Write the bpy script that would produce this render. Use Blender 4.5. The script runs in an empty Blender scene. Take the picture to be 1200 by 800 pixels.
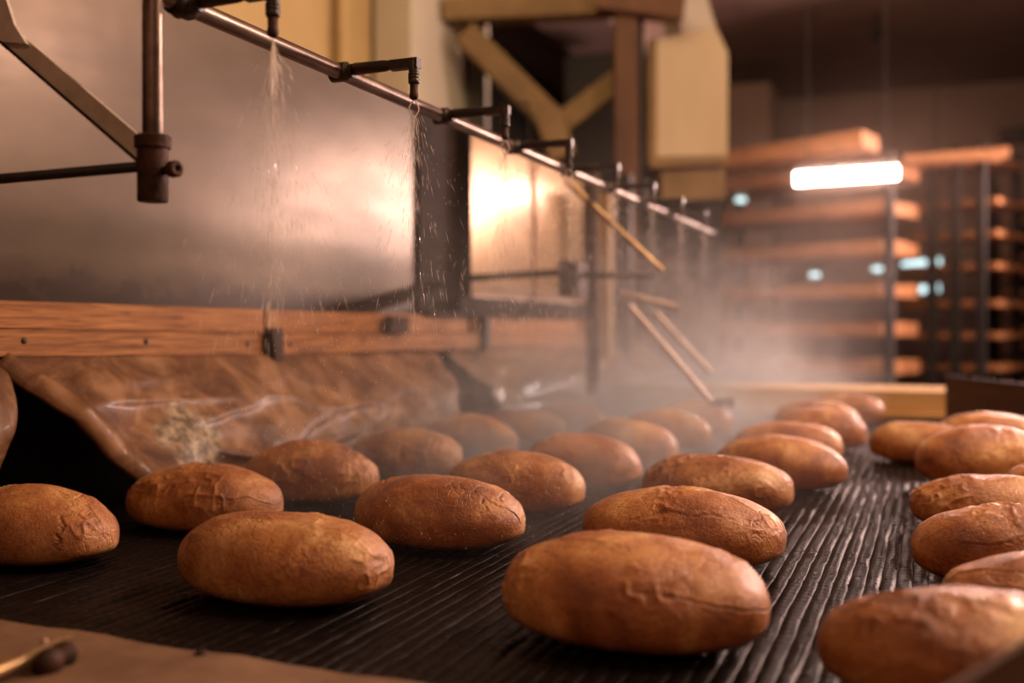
import bpy, bmesh, math, random
import numpy as np
from mathutils import Vector, Matrix
random.seed(7)
C = bpy.context.scene.collection
sc = bpy.context.scene
PI = math.pi

# ---------------------------------------------------------------- camera, world, lights, exposure
BZ = 0.90                      # top of the conveyor belt above the floor
CZ = BZ + 0.31                 # camera height
F = 1200.0
TH = math.radians(22.21)
CS, SN = math.cos(TH), math.sin(TH)
cam_data = bpy.data.cameras.new('camera')
cam = bpy.data.objects.new('camera', cam_data); C.objects.link(cam)
cam.location = (0, 0, CZ); cam.rotation_euler = (PI/2, 0, TH)
cam_data.sensor_width = 36; cam_data.lens = 36
cam_data.shift_y = -16/1200
cam_data.clip_start = 0.05; cam_data.clip_end = 60
cam_data.dof.use_dof = True; cam_data.dof.focus_distance = 1.32; cam_data.dof.aperture_fstop = 2.0
sc.camera = cam

def ray(u, v):
    a = (u-600)/F
    return (-SN + CS*a, CS + SN*a, (384-v)/F)
def atd(u, v, d):
    r = ray(u, v); return Vector((r[0]*d, r[1]*d, CZ + r[2]*d))
def onX(u, v, X): return atd(u, v, X/ray(u, v)[0])
def onY(u, v, Y): return atd(u, v, Y/ray(u, v)[1])

w = bpy.data.worlds.new('world'); sc.world = w; w.use_nodes = True
w.node_tree.nodes['Background'].inputs[0].default_value = (1.0, .66, .45, 1)
w.node_tree.nodes['Background'].inputs[1].default_value = 0.022

def area(name, loc, tgt, sx, sy, energy, col):
    l = bpy.data.lights.new(name, 'AREA'); l.shape = 'RECTANGLE'; l.size = sx; l.size_y = sy
    l.energy = energy; l.color = col
    o = bpy.data.objects.new(name, l); C.objects.link(o); o.location = loc
    o.rotation_euler = (Vector(tgt)-Vector(loc)).to_track_quat('-Z', 'Y').to_euler()
    return o
area('ceiling_lamp_back_right', (2.6, 4.6, BZ+2.1), (-.4, 2.0, BZ), .7, .3, 135, (1, .66, .54))
area('ceiling_lamp_right', (1.3, 2.1, BZ+2.2), (-.1, 1.4, BZ), 1.0, .4, 92, (1, .64, .41))
area('ceiling_lamp_near', (.1, -.7, BZ+1.9), (-.5, 1.5, BZ+.1), 1.4, .4, 9.5, (1, .54, .30))
area('background_fill_far', (.6, 5.6, BZ+2.3), (-1.3, 7, BZ+.6), 1.4, .4, 32, (1, .68, .42))  # added fill that brightens the duct and racks
area('background_fill_left', (-1.0, 2.9, BZ+2.3), (-2.2, 4.2, BZ+1.2), .8, .4, 16, (1, .74, .44))  # added fill that brightens the yellow wall and column
area('tube_lamp_beyond_right', (1.25, 6.9, CZ+.95), (-1.0, 2.3, CZ), 1.2, .25, 170, (1, .66, .57))

sc.view_settings.view_transform = 'Standard'; sc.view_settings.look = 'None'
sc.view_settings.gamma = 1; sc.view_settings.use_curve_mapping = False
sc.view_settings.exposure = -0.17
sc.cycles.use_denoising = True
sc.cycles.volume_bounces = 0
sc.cycles.max_bounces = 6
sc.cycles.volume_step_rate = 0.75
sc.cycles.volume_max_steps = 160
sc.cycles.sample_clamp_indirect = 4
sc.cycles.caustics_reflective = False; sc.cycles.caustics_refractive = False

# ---------------------------------------------------------------- material helpers
def nodes(m):
    m.use_nodes = True; nt = m.node_tree; return nt, nt.nodes, nt.links
def ramp(nt, fac, stops):
    r = nt.nodes.new('ShaderNodeValToRGB'); el = r.color_ramp.elements
    while len(el) < len(stops): el.new(.5)
    for e, (p, c) in zip(el, stops): e.position = p; e.color = (*c, 1)
    nt.links.new(fac, r.inputs[0]); return r.outputs[0]
def noise(nt, vec, scale, detail=4, rough=.6, dist=0.):
    n = nt.nodes.new('ShaderNodeTexNoise'); n.inputs['Scale'].default_value = scale
    n.inputs['Detail'].default_value = detail; n.inputs['Roughness'].default_value = rough
    n.inputs['Distortion'].default_value = dist
    nt.links.new(vec, n.inputs['Vector']); return n.outputs['Fac']
def mathn(nt, op, a, b=None, c=None, clamp=False):
    n = nt.nodes.new('ShaderNodeMath'); n.operation = op; n.use_clamp = clamp
    for i, x in enumerate((a, b, c)):
        if x is None: continue
        if isinstance(x, (int, float)): n.inputs[i].default_value = x
        else: nt.links.new(x, n.inputs[i])
    return n.outputs[0]
def coords(nt, scale=(1, 1, 1), kind='Object'):
    t = nt.nodes.new('ShaderNodeTexCoord'); mp = nt.nodes.new('ShaderNodeMapping')
    mp.inputs['Scale'].default_value = scale
    nt.links.new(t.outputs[kind], mp.inputs[0]); return mp.outputs[0]
def surf(name, stops, scale=8, stretch=(1, 1, 1), rough=(.5, .7), metal=0., bump=.2, bdist=.002, bscale=60, spec=.5, dist=0., detail=5):
    m = bpy.data.materials.new(name); nt, N, L = nodes(m); p = N['Principled BSDF']
    v = coords(nt, stretch)
    f = noise(nt, v, scale, detail, .6, dist)
    L.new(ramp(nt, f, stops), p.inputs['Base Color'])
    f2 = noise(nt, v, scale*2.3, 3)
    rr = mathn(nt, 'MULTIPLY_ADD', f2, rough[1]-rough[0], rough[0]); L.new(rr, p.inputs['Roughness'])
    p.inputs['Metallic'].default_value = metal; p.inputs['Specular IOR Level'].default_value = spec
    if bump:
        b = N.new('ShaderNodeBump'); b.inputs['Strength'].default_value = bump; b.inputs['Distance'].default_value = bdist
        L.new(noise(nt, v, bscale, 4), b.inputs['Height']); L.new(b.outputs[0], p.inputs['Normal'])
    return m
def emit(name, col, s):
    m = bpy.data.materials.new(name); nt, N, L = nodes(m); p = N['Principled BSDF']
    p.inputs['Emission Color'].default_value = (*col, 1); p.inputs['Emission Strength'].default_value = s
    p.inputs['Base Color'].default_value = (.8, .8, .8, 1)
    return m

M = {}
M['black_metal'] = surf('black_metal', [(.3, (.012, .009, .008)), (.7, (.03, .02, .016))], 30, rough=(.45, .65), metal=.3)
M['post_paint'] = surf('dark_brown_post_paint', [(.3, (.012, .008, .006)), (.7, (.03, .018, .013))], 20, rough=(.6, .8), spec=.1)
M['rust'] = surf('rusty_iron', [(.25, (.018, .009, .006)), (.5, (.042, .018, .010)), (.75, (.10, .036, .018))], 45, rough=(.5, .8), metal=.45, bump=.6, bdist=.002, bscale=160)
M['pipe'] = surf('old_steel_pipe', [(.3, (.09, .065, .052)), (.55, (.22, .165, .135)), (.8, (.33, .26, .215))], 25, (1, .3, 1), rough=(.22, .42), metal=.95, bump=.15, bdist=.001, bscale=90)
M['plastic_black'] = surf('dark_plastic', [(.3, (.018, .011, .008)), (.7, (.04, .024, .017))], 40, rough=(.32, .5), bump=.15)
M['grey_bar'] = surf('scuffed_grey_paint', [(.3, (.42, .37, .30)), (.7, (.64, .58, .49))], 30, (1, 1, 1), rough=(.35, .55), metal=.1, bump=.2)
M['steel_pale'] = surf('pale_steel', [(.3, (.42, .30, .24)), (.7, (.62, .48, .40))], 14, rough=(.3, .5), metal=.85)
M['oak'] = surf('oak_plank', [(.30, (.09, .030, .008)), (.5, (.28, .115, .032)), (.70, (.46, .22, .070))], 9, (10, .8, 22), rough=(.5, .7), spec=.25, bump=.35, bdist=.002, bscale=14, dist=.6)
M['rackwood'] = surf('rack_board_wood', [(.25, (.22, .085, .03)), (.6, (.42, .18, .07)), (.85, (.55, .27, .12))], 4, (1.2, 8, 8), rough=(.55, .75), bump=.2)
M['palewood'] = surf('pale_board_wood', [(.25, (.48, .27, .10)), (.7, (.68, .44, .20))], 5, (1, 6, 12), rough=(.5, .7), bump=.3)
M['brownboard'] = surf('brown_painted_board', [(.3, (.085, .045, .03)), (.7, (.14, .078, .054))], 6, (1, 1, 6), rough=(.45, .6), bump=.15)
M['yellowwall'] = surf('yellow_plaster', [(.3, (.38, .25, .10)), (.7, (.52, .37, .17))], 1.5, rough=(.7, .85), bump=.2)
M['cream'] = surf('cream_paint', [(.3, (.55, .42, .25)), (.7, (.68, .55, .36))], 2.5, (1, 1, .3), rough=(.45, .6), bump=.1)
M['whitecol'] = surf('white_paint', [(.3, (.55, .48, .38)), (.7, (.66, .59, .48))], 2, rough=(.6, .7), bump=.1)
M['mustard'] = surf('mustard_timber', [(.3, (.16, .095, .032)), (.7, (.32, .20, .08))], 3, rough=(.6, .75), bump=.2)
M['brownsteel'] = surf('rust_brown_column', [(.3, (.075, .03, .012)), (.7, (.19, .085, .035))], 5, (1, 1, .3), rough=(.5, .7), metal=.2)
M['darkgrey'] = surf('dark_grey', [(.3, (.03, .027, .022)), (.7, (.06, .055, .045))], 4, rough=(.6, .8))
M['black'] = surf('black_and_shade', [(.3, (.006, .005, .005)), (.7, (.014, .011, .010))], 8, rough=(.7, .9))
M['ceiling'] = surf('ceiling_brown', [(.3, (.26, .165, .14)), (.7, (.34, .22, .185))], 2, rough=(.7, .9))
M['backwall'] = surf('back_wall_brown', [(.3, (.30, .19, .16)), (.7, (.38, .25, .205))], 1.2, rough=(.7, .9))
M['floor'] = surf('floor_concrete', [(.3, (.05, .035, .028)), (.7, (.09, .065, .05))], 3, rough=(.4, .7))
M['endplate'] = surf('worn_brown_canvas', [(.25, (.10, .052, .027)), (.6, (.20, .115, .065)), (.85, (.26, .16, .10))], 12, rough=(.55, .75), bump=.35, bdist=.002, bscale=120)
M['brass'] = surf('dull_brass', [(.3, (.28, .17, .07)), (.7, (.5, .34, .17))], 30, rough=(.3, .5), metal=.8)
M['corner'] = surf('grey_brown_plate', [(.3, (.10, .062, .042)), (.7, (.15, .095, .066))], 9, rough=(.5, .7), bump=.1)

# brushed, stained steel of the enclosure
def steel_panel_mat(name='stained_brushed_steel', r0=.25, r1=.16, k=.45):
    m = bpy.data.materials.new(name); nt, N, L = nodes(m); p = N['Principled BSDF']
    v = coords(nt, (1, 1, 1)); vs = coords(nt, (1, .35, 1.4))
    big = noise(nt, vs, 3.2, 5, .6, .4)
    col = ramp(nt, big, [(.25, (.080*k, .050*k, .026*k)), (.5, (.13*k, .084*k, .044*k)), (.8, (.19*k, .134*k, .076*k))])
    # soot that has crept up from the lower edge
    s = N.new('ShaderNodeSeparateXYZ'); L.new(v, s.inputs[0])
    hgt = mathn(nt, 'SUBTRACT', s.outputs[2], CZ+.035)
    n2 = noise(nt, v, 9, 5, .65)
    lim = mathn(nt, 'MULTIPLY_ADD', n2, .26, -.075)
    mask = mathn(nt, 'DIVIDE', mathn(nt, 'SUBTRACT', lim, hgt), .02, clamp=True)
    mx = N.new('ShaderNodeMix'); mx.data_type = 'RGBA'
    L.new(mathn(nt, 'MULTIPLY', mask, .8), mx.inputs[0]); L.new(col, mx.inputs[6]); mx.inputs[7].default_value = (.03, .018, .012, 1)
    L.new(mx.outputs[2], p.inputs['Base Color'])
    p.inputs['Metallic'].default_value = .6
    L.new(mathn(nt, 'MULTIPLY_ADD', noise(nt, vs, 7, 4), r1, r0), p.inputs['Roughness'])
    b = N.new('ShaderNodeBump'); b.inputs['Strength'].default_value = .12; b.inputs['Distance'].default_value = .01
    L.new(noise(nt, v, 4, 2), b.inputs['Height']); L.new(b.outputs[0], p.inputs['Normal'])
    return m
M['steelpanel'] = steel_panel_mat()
M['steelpanel_mistlit'] = steel_panel_mat('polished_stained_steel_mistlit', .17, .08, 3.4)  # base colour raised to paint in the brightness of mist and blur

# bread crust
def crust():
    m = bpy.data.materials.new('bread_crust'); nt, N, L = nodes(m); p = N['Principled BSDF']
    v0 = coords(nt, (1, 1, 1)); oi = N.new('ShaderNodeObjectInfo')
    off = N.new('ShaderNodeVectorMath'); off.operation = 'MULTIPLY_ADD'
    L.new(oi.outputs['Random'], off.inputs[0]); off.inputs[1].default_value = (13, 7, 5); L.new(v0, off.inputs[2])
    v = off.outputs[0]
    f = noise(nt, v, 11, 6, .62, .5)
    col = ramp(nt, f, [(.30, (.22, .062, .015)), (.44, (.40, .138, .036)), (.56, (.60, .27, .085)), (.70, (.84, .52, .23))])
    sp = noise(nt, v, 170, 3, .7)
    spm = ramp(nt, sp, [(.36, (.62, .55, .5)), (.52, (1, 1, 1)), (.72, (1.0, 1.0, 1.0)), (.8, (1.25, 1.2, 1.1))])
    mm = N.new('ShaderNodeMix'); mm.data_type = 'RGBA'; mm.blend_type = 'MULTIPLY'; mm.inputs[0].default_value = .8
    L.new(col, mm.inputs[6]); L.new(spm, mm.inputs[7])
    at = N.new('ShaderNodeAttribute'); at.attribute_name = 'crack'
    mc = N.new('ShaderNodeMix'); mc.data_type = 'RGBA'
    L.new(mathn(nt, 'MULTIPLY', at.outputs['Fac'], .75, clamp=True), mc.inputs[0]); L.new(mm.outputs[2], mc.inputs[6]); mc.inputs[7].default_value = (.085, .026, .010, 1)
    hs = N.new('ShaderNodeHueSaturation'); L.new(mc.outputs[2], hs.inputs['Color'])
    L.new(mathn(nt, 'MULTIPLY_ADD', oi.outputs['Random'], .25, .90), hs.inputs['Value'])
    L.new(hs.outputs[0], p.inputs['Base Color'])
    L.new(mathn(nt, 'MULTIPLY_ADD', noise(nt, v, 25, 4), .34, .34), p.inputs['Roughness'])
    p.inputs['Coat Weight'].default_value = .6; p.inputs['Coat Roughness'].default_value = .2
    p.inputs['Subsurface Weight'].default_value = .0
    # fine crackle, pores and grain
    vo = N.new('ShaderNodeTexVoronoi'); vo.feature = 'DISTANCE_TO_EDGE'; vo.inputs['Scale'].default_value = 55
    wv = N.new('ShaderNodeVectorMath'); wv.operation = 'MULTIPLY_ADD'
    nn = N.new('ShaderNodeTexNoise'); nn.inputs['Scale'].default_value = 40; L.new(v, nn.inputs['Vector'])
    L.new(nn.outputs['Color'], wv.inputs[0]); wv.inputs[1].default_value = (.03, .03, .03); L.new(v, wv.inputs[2]); L.new(wv.outputs[0], vo.inputs['Vector'])
    ck = mathn(nt, 'DIVIDE', vo.outputs['Distance'], .08, clamp=True)
    msk = ramp(nt, noise(nt, v, 10, 3), [(.50, (0, 0, 0)), (.64, (1, 1, 1))])
    inv = mathn(nt, 'SUBTRACT', 1, ck); ckm = mathn(nt, 'MULTIPLY', inv, msk)
    h = mathn(nt, 'SUBTRACT', mathn(nt, 'MULTIPLY', noise(nt, v, 260, 4, .75), 1.0), mathn(nt, 'MULTIPLY', ckm, .5))
    h = mathn(nt, 'ADD', h, mathn(nt, 'MULTIPLY', noise(nt, v, 60, 4, .6), .9))
    b = N.new('ShaderNodeBump'); b.inputs['Strength'].default_value = .75; b.inputs['Distance'].default_value = .0022
    L.new(h, b.inputs['Height']); L.new(b.outputs[0], p.inputs['Normal']); L.new(b.outputs[0], p.inputs['Coat Normal'])
    return m
M['crust'] = crust()

# wet metal-weave belt
def belt_mat():
    m = bpy.data.materials.new('dark_woven_belt'); nt, N, L = nodes(m); p = N['Principled BSDF']
    v = coords(nt, (1, 1, 1))
    L.new(ramp(nt, noise(nt, v, 40, 4), [(.3, (.003, .0023, .002)), (.6, (.007, .0052, .0048)), (.8, (.014, .010, .009))]), p.inputs['Base Color'])
    L.new(mathn(nt, 'MULTIPLY_ADD', noise(nt, v, 60, 3), .2, .2), p.inputs['Roughness'])
    p.inputs['Metallic'].default_value = .0
    p.inputs['Specular IOR Level'].default_value = .08
    p.inputs['Specular Tint'].default_value = (1, .80, .72, 1)
    wv = N.new('ShaderNodeTexWave'); wv.wave_type = 'BANDS'; wv.bands_direction = 'Y'; wv.inputs['Scale'].default_value = 105
    wv.inputs['Distortion'].default_value = 2.5; wv.inputs['Detail'].default_value = 2; wv.inputs['Detail Scale'].default_value = 3
    L.new(v, wv.inputs['Vector'])
    b = N.new('ShaderNodeBump'); b.inputs['Strength'].default_value = .45; b.inputs['Distance'].default_value = .001
    h = mathn(nt, 'ADD', wv.outputs['Fac'], mathn(nt, 'MULTIPLY', noise(nt, v, 130, 3), .6))
    L.new(h, b.inputs['Height']); L.new(b.outputs[0], p.inputs['Normal'])
    return m
M['belt'] = belt_mat()

def sheet_mat(name='grimy_plastic_sheet', coat=.08):
    m = bpy.data.materials.new(name); nt, N, L = nodes(m); p = N['Principled BSDF']
    v = coords(nt, (1, 1, 1))
    base = ramp(nt, noise(nt, v, 9, 7, .7, .8), [(.36, (.07, .026, .011)), (.5, (.16, .075, .034)), (.64, (.30, .165, .085))])
    # pale mould patch low on the sheet
    d = N.new('ShaderNodeVectorMath'); d.operation = 'DISTANCE'; L.new(v, d.inputs[0]); d.inputs[1].default_value = tuple(onX(212, 530, -1.24))
    k = mathn(nt, 'SUBTRACT', mathn(nt, 'MULTIPLY_ADD', noise(nt, v, 18, 5, .7), .14, .03), d.outputs['Value'])
    k = mathn(nt, 'DIVIDE', k, .03, clamp=True)
    mott = ramp(nt, noise(nt, v, 45, 5, .7), [(.42, (.12, .085, .05)), (.6, (.42, .34, .24))])
    mx = N.new('ShaderNodeMix'); mx.data_type = 'RGBA'; L.new(k, mx.inputs[0]); L.new(base, mx.inputs[6]); L.new(mott, mx.inputs[7])
    L.new(mx.outputs[2], p.inputs['Base Color'])
    p.inputs['Roughness'].default_value = .5; p.inputs['Specular IOR Level'].default_value = .3; p.inputs['Coat Weight'].default_value = coat; p.inputs['Coat Roughness'].default_value = .16
    b = N.new('ShaderNodeBump'); b.inputs['Strength'].default_value = .35; b.inputs['Distance'].default_value = .006
    L.new(noise(nt, v, 22, 4, .6, .5), b.inputs['Height']); L.new(b.outputs[0], p.inputs['Normal'])
    return m
M['sheet'] = sheet_mat()
M['sheet_shiny'] = sheet_mat('shiny_plastic_sheet', 1.0)

def water_mat():
    m = bpy.data.materials.new('lit_water'); nt, N, L = nodes(m); p = N['Principled BSDF']
    p.inputs['Base Color'].default_value = (.95, .90, .86, 1); p.inputs['Roughness'].default_value = .12
    p.inputs['Specular IOR Level'].default_value = .9
    tr = N.new('ShaderNodeBsdfTranslucent'); tr.inputs[0].default_value = (1, .95, .9, 1); mx = N.new('ShaderNodeMixShader'); mx.inputs[0].default_value = .55
    L.new(p.outputs[0], mx.inputs[1]); L.new(tr.outputs[0], mx.inputs[2]); L.new(mx.outputs[0], N['Material Output'].inputs['Surface'])
    return m
M['water'] = water_mat()

# ---------------------------------------------------------------- geometry helpers
def link(name, me, parent=None, mat=None, smooth=True):
    o = bpy.data.objects.new(name, me); C.objects.link(o)
    if mat is not None and not me.materials: me.materials.append(mat)
    if parent is not None: o.parent = parent
    return o
def done(name, bm, mat, parent=None, smooth=False, bevel=0):
    if bevel:
        bmesh.ops.bevel(bm, geom=[e for e in bm.edges if e.calc_face_angle(0) > .6], offset=bevel, segments=2, affect='EDGES', profile=.6)
    bmesh.ops.recalc_face_normals(bm, faces=bm.faces)
    me = bpy.data.meshes.new(name); bm.to_mesh(me); bm.free()
    if smooth:
        for f in me.polygons: f.use_smooth = True
    me.materials.append(mat)
    o = bpy.data.objects.new(name, me); C.objects.link(o)
    if parent is not None:
        o.parent = parent; o.matrix_parent_inverse = parent_inv(parent)
    return o
def parent_inv(p):      # parts sit in world coordinates, so a part's own parts need no inverse
    return (Matrix.Translation(p.location) @ p.rotation_euler.to_matrix().to_4x4()).inverted() if p.parent is None else Matrix.Identity(4)
def box_bm(x0, x1, y0, y1, z0, z1, bm=None):
    bm = bm or bmesh.new()
    vs = [bm.verts.new((x, y, z)) for x in (x0, x1) for y in (y0, y1) for z in (z0, z1)]
    for q in ((0, 1, 3, 2), (4, 6, 7, 5), (0, 4, 5, 1), (2, 3, 7, 6), (0, 2, 6, 4), (1, 5, 7, 3)):
        bm.faces.new([vs[i] for i in q])
    return bm
def hexa(ps, bm=None):          # 8 points: 4 of one face, 4 of the opposite
    bm = bm or bmesh.new()
    vs = [bm.verts.new(p) for p in ps]
    for q in ((0, 1, 2, 3), (7, 6, 5, 4), (0, 4, 5, 1), (1, 5, 6, 2), (2, 6, 7, 3), (3, 7, 4, 0)):
        bm.faces.new([vs[i] for i in q])
    return bm
def tube(a, b, r, n=16, bm=None, r2=None, cap=True):
    bm = bm or bmesh.new(); a = Vector(a); b = Vector(b); r2 = r if r2 is None else r2
    q = (b-a).to_track_quat('Z', 'Y')
    A, B = [], []
    for i in range(n):
        t = 2*PI*i/n; e = q @ Vector((math.cos(t), math.sin(t), 0))
        A.append(bm.verts.new(a+e*r)); B.append(bm.verts.new(b+e*r2))
    for i in range(n): bm.faces.new((A[i], A[(i+1) % n], B[(i+1) % n], B[i]))
    if cap: bm.faces.new(A[::-1]); bm.faces.new(B)
    return bm
def lathe(a, axis, prof, n=18, bm=None):
    bm = bm or bmesh.new(); a = Vector(a); q = Vector(axis).to_track_quat('Z', 'Y'); rings = []
    for z, r in prof:
        rings.append([bm.verts.new(a + q @ Vector((math.cos(2*PI*i/n)*r, math.sin(2*PI*i/n)*r, z))) for i in range(n)])
    for R0, R1 in zip(rings, rings[1:]):
        for i in range(n): bm.faces.new((R0[i], R0[(i+1) % n], R1[(i+1) % n], R1[i]))
    bm.faces.new(rings[0][::-1]); bm.faces.new(rings[-1]); return bm
def beam(a, b, w_, t_, up=(0, 0, 1), bm=None):      # rectangular bar
    a = Vector(a); b = Vector(b); d = (b-a).normalized(); s = d.cross(Vector(up)).normalized(); n = s.cross(d).normalized()
    P = lambda p, i, j: p + s*i*w_/2 + n*j*t_/2
    return hexa([P(a, -1, -1), P(a, 1, -1), P(a, 1, 1), P(a, -1, 1), P(b, -1, -1), P(b, 1, -1), P(b, 1, 1), P(b, -1, 1)], bm)
def smooth_by_angle(o):
    for f in o.data.polygons: f.use_smooth = True
    try: o.data.set_sharp_from_angle(angle=.7)
    except Exception: pass
def thing(name, label, cat, loc=(0, 0, 0), group=None):
    o = bpy.data.objects.new(name, None); C.objects.link(o); o.location = loc; o.empty_display_size = .05
    o['label'] = label; o['category'] = cat
    if group: o['group'] = group
    return o
def tag(o, label, cat, group=None, kind=None):
    o['label'] = label; o['category'] = cat
    if group: o['group'] = group
    if kind: o['kind'] = kind
    return o
def struct(name, bm, m):
    o = done(name, bm, m); o['kind'] = 'structure'; return o

# numpy value noise
_rs = np.random.RandomState(5); _tab = _rs.rand(64, 64, 64)
def vnoise(p):
    i = np.floor(p).astype(int); f = p-i; f = f*f*(3-2*f); o = 0
    for dx in (0, 1):
        for dy in (0, 1):
            for dz in (0, 1):
                wgt = (f[..., 0] if dx else 1-f[..., 0])*(f[..., 1] if dy else 1-f[..., 1])*(f[..., 2] if dz else 1-f[..., 2])
                o = o + wgt*_tab[(i[..., 0]+dx) % 64, (i[..., 1]+dy) % 64, (i[..., 2]+dz) % 64]
    return o*2-1
def fbm(p, oct=3):
    s, a = 0, 1.
    for k in range(oct): s = s + a*vnoise(p*2**k + 11.3*k); a *= .5
    return s

# ---------------------------------------------------------------- room shell
struct('floor', box_bm(-4, 6, -2, 11, -.1, 0), M['floor'])
struct('ceiling', box_bm(-4, 6, -2, 11, CZ+2.3, CZ+2.4), M['ceiling'])
struct('wall_back', box_bm(-4, 6, 10.6, 10.7, 0, CZ+2.3), M['backwall'])
struct('wall_left', box_bm(-2.5, -2.4, -2, 4.15, 0, CZ+2.3), M['yellowwall'])
struct('wall_left_far', box_bm(-3.4, -3.3, 4.15, 10.6, 0, CZ+2.3), M['darkgrey'])
struct('wall_right', box_bm(5.6, 5.7, -2, 10.6, 0, CZ+2.3), M['backwall'])
struct('wall_near', box_bm(-4, 6, -2.1, -2, 0, CZ+2.3), M['backwall'])
struct('trim_ceiling_beam', box_bm(-2.15, -1.72, 5.2, 10.55, CZ+1.78, CZ+2.29), M['ceiling'])
struct('trim_wall_duct', box_bm(.6, 5.5, 10.45, 10.58, CZ+1.72, CZ+1.84), M['darkgrey'])

# ---------------------------------------------------------------- conveyor
BX0, BX1, BY0, BY1 = -1.33, .80, .62, 3.62
conv = thing('conveyor_belt', 'wide dark ribbed metal weave conveyor belt carrying the loaves', 'conveyor', (-.3, BY0, 0))
done('belt_bed', box_bm(BX0-.02, BX1+.02, BY0, BY1, BZ-.07, BZ-.008), M['black'], conv)
done('conveyor_frame', box_bm(BX0-.06, BX1+.06, BY0+.05, BY1-.05, BZ-.25, BZ-.071), M['black_metal'], conv)
for lx in (BX0+.1, BX1-.1):
    for ly in (BY0+.15, BY1-.15):
        done('leg', box_bm(lx-.04, lx+.04, ly-.04, ly+.04, 0, BZ-.251), M['black_metal'], conv)
PITCH = .0177
def rib_mesh(seed):
    rs = np.random.RandomState(seed); n = 620; ys = np.linspace(0, BY1-BY0, n); ph = ys/.0165 + np.cumsum(rs.randn(n)*.02)
    lump = np.abs(np.sin(ph*PI))**.6*.0013 + .0009*np.interp(ys, np.linspace(0, 3.1, 70), rs.randn(70))
    wob = .0007*np.interp(ys, np.linspace(0, 3.1, 120), rs.randn(120))
    verts = []; tt = [-1, -.96, -.82, -.55, -.2, .2, .55, .82, .96, 1]; k = len(tt)
    for i in range(n):
        for j, t in enumerate(tt):
            z = -.0040 if j in (0, k-1) else -.0016 + (.0015+lump[i])*(1-t*t)
            verts.append((t*PITCH*.497 + wob[i]*(0 < j < k-1), ys[i], z))
    faces = [(i*k+j, i*k+j+1, (i+1)*k+j+1, (i+1)*k+j) for i in range(n-1) for j in range(k-1)]
    me = bpy.data.meshes.new('rib'); me.from_pydata(verts, [], faces); me.materials.append(M['belt'])
    me.polygons.foreach_set('use_smooth', [0 < q % (k-1) < k-2 for q in range(len(me.polygons))]); me.update(); return me
ribs = [rib_mesh(s) for s in range(5)]
nr = int((BX1-BX0)/PITCH)
for i in range(nr):
    o = bpy.data.objects.new('rib', random.choice(ribs)); C.objects.link(o); o.parent = conv
    o.location = (BX0 + PITCH*(i+.5) - conv.location.x, 0, BZ - conv.location.z)

# near end plate and latch
t = thing('end_plate', 'worn brown canvas covered plate at the near end of the belt', 'plate', (-.3, .70, BZ))
xs = np.linspace(-1.45, .9, 60); bm = bmesh.new(); top = []
for x in xs:
    e = .775 + .006*math.sin(x*5+1) + .0025*math.sin(x*31) + .0015*math.sin(x*73)
    top.append([bm.verts.new(q) for q in ((x, .30, BZ-.03), (x, .30, BZ+.012), (x, e-.012, BZ+.015+.001*math.sin(x*40)), (x, e, BZ+.010), (x, e, BZ-.002), (x, .60, BZ-.03))])
for A, B in zip(top, top[1:]):
    for j in range(6): bm.faces.new((A[j], A[(j+1) % 6], B[(j+1) % 6], B[j]))
bm.faces.new(top[0]); bm.faces.new(top[-1][::-1])
done('cover', bm, M['endplate'], t, smooth=True)
ra = atd(236, 786, .925); ra.z = BZ+.014
done('rivet', lathe(ra, (0, 0, 1), [(0, .006), (.003, .006), (.005, .003)]), M['rust'], t, smooth=True)
t = thing('latch', 'dull brass latch bar with dark screw on the near left end plate', 'latch', atd(50, 770, .9))
a_, b_ = atd(-80, 822, .77), atd(80, 748, .93)
done('bar', tube(a_, b_, .0055), M['brass'], t, smooth=True)
done('lug', lathe(atd(50, 757, .905), (.2, .3, 1), [(-.004, .003), (.006, .003), (.007, .002)]), M['steel_pale'], t, smooth=True)
done('screw', lathe(atd(72, 768, .90), (b_-a_), [(-.03, .008), (-.02, .012), (-.012, .012), (-.01, .008), (-.004, .008), (0, .012), (.006, .012), (.007, .006)]), M['rust'], t, smooth=True)
p0 = atd(22, 792, .91)
done('base', box_bm(p0.x-.05, p0.x+.015, p0.y-.05, p0.y+.0, BZ+.0125, BZ+.018), M['brass'], t, bevel=.003)

# bottom right corner plate
t = done('guide_plate', hexa([atd(1085, 818, .60), atd(1270, 705, .60), atd(1330, 980, .60), atd(1085, 980, .60), atd(1093, 822, .585), atd(1290, 700, .585), atd(1330, 985, .585), atd(1093, 985, .585)]), M['corner'], bevel=.002)
tag(t, 'blurred grey-brown slanting plate cutting the bottom right corner', 'plate')

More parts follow.
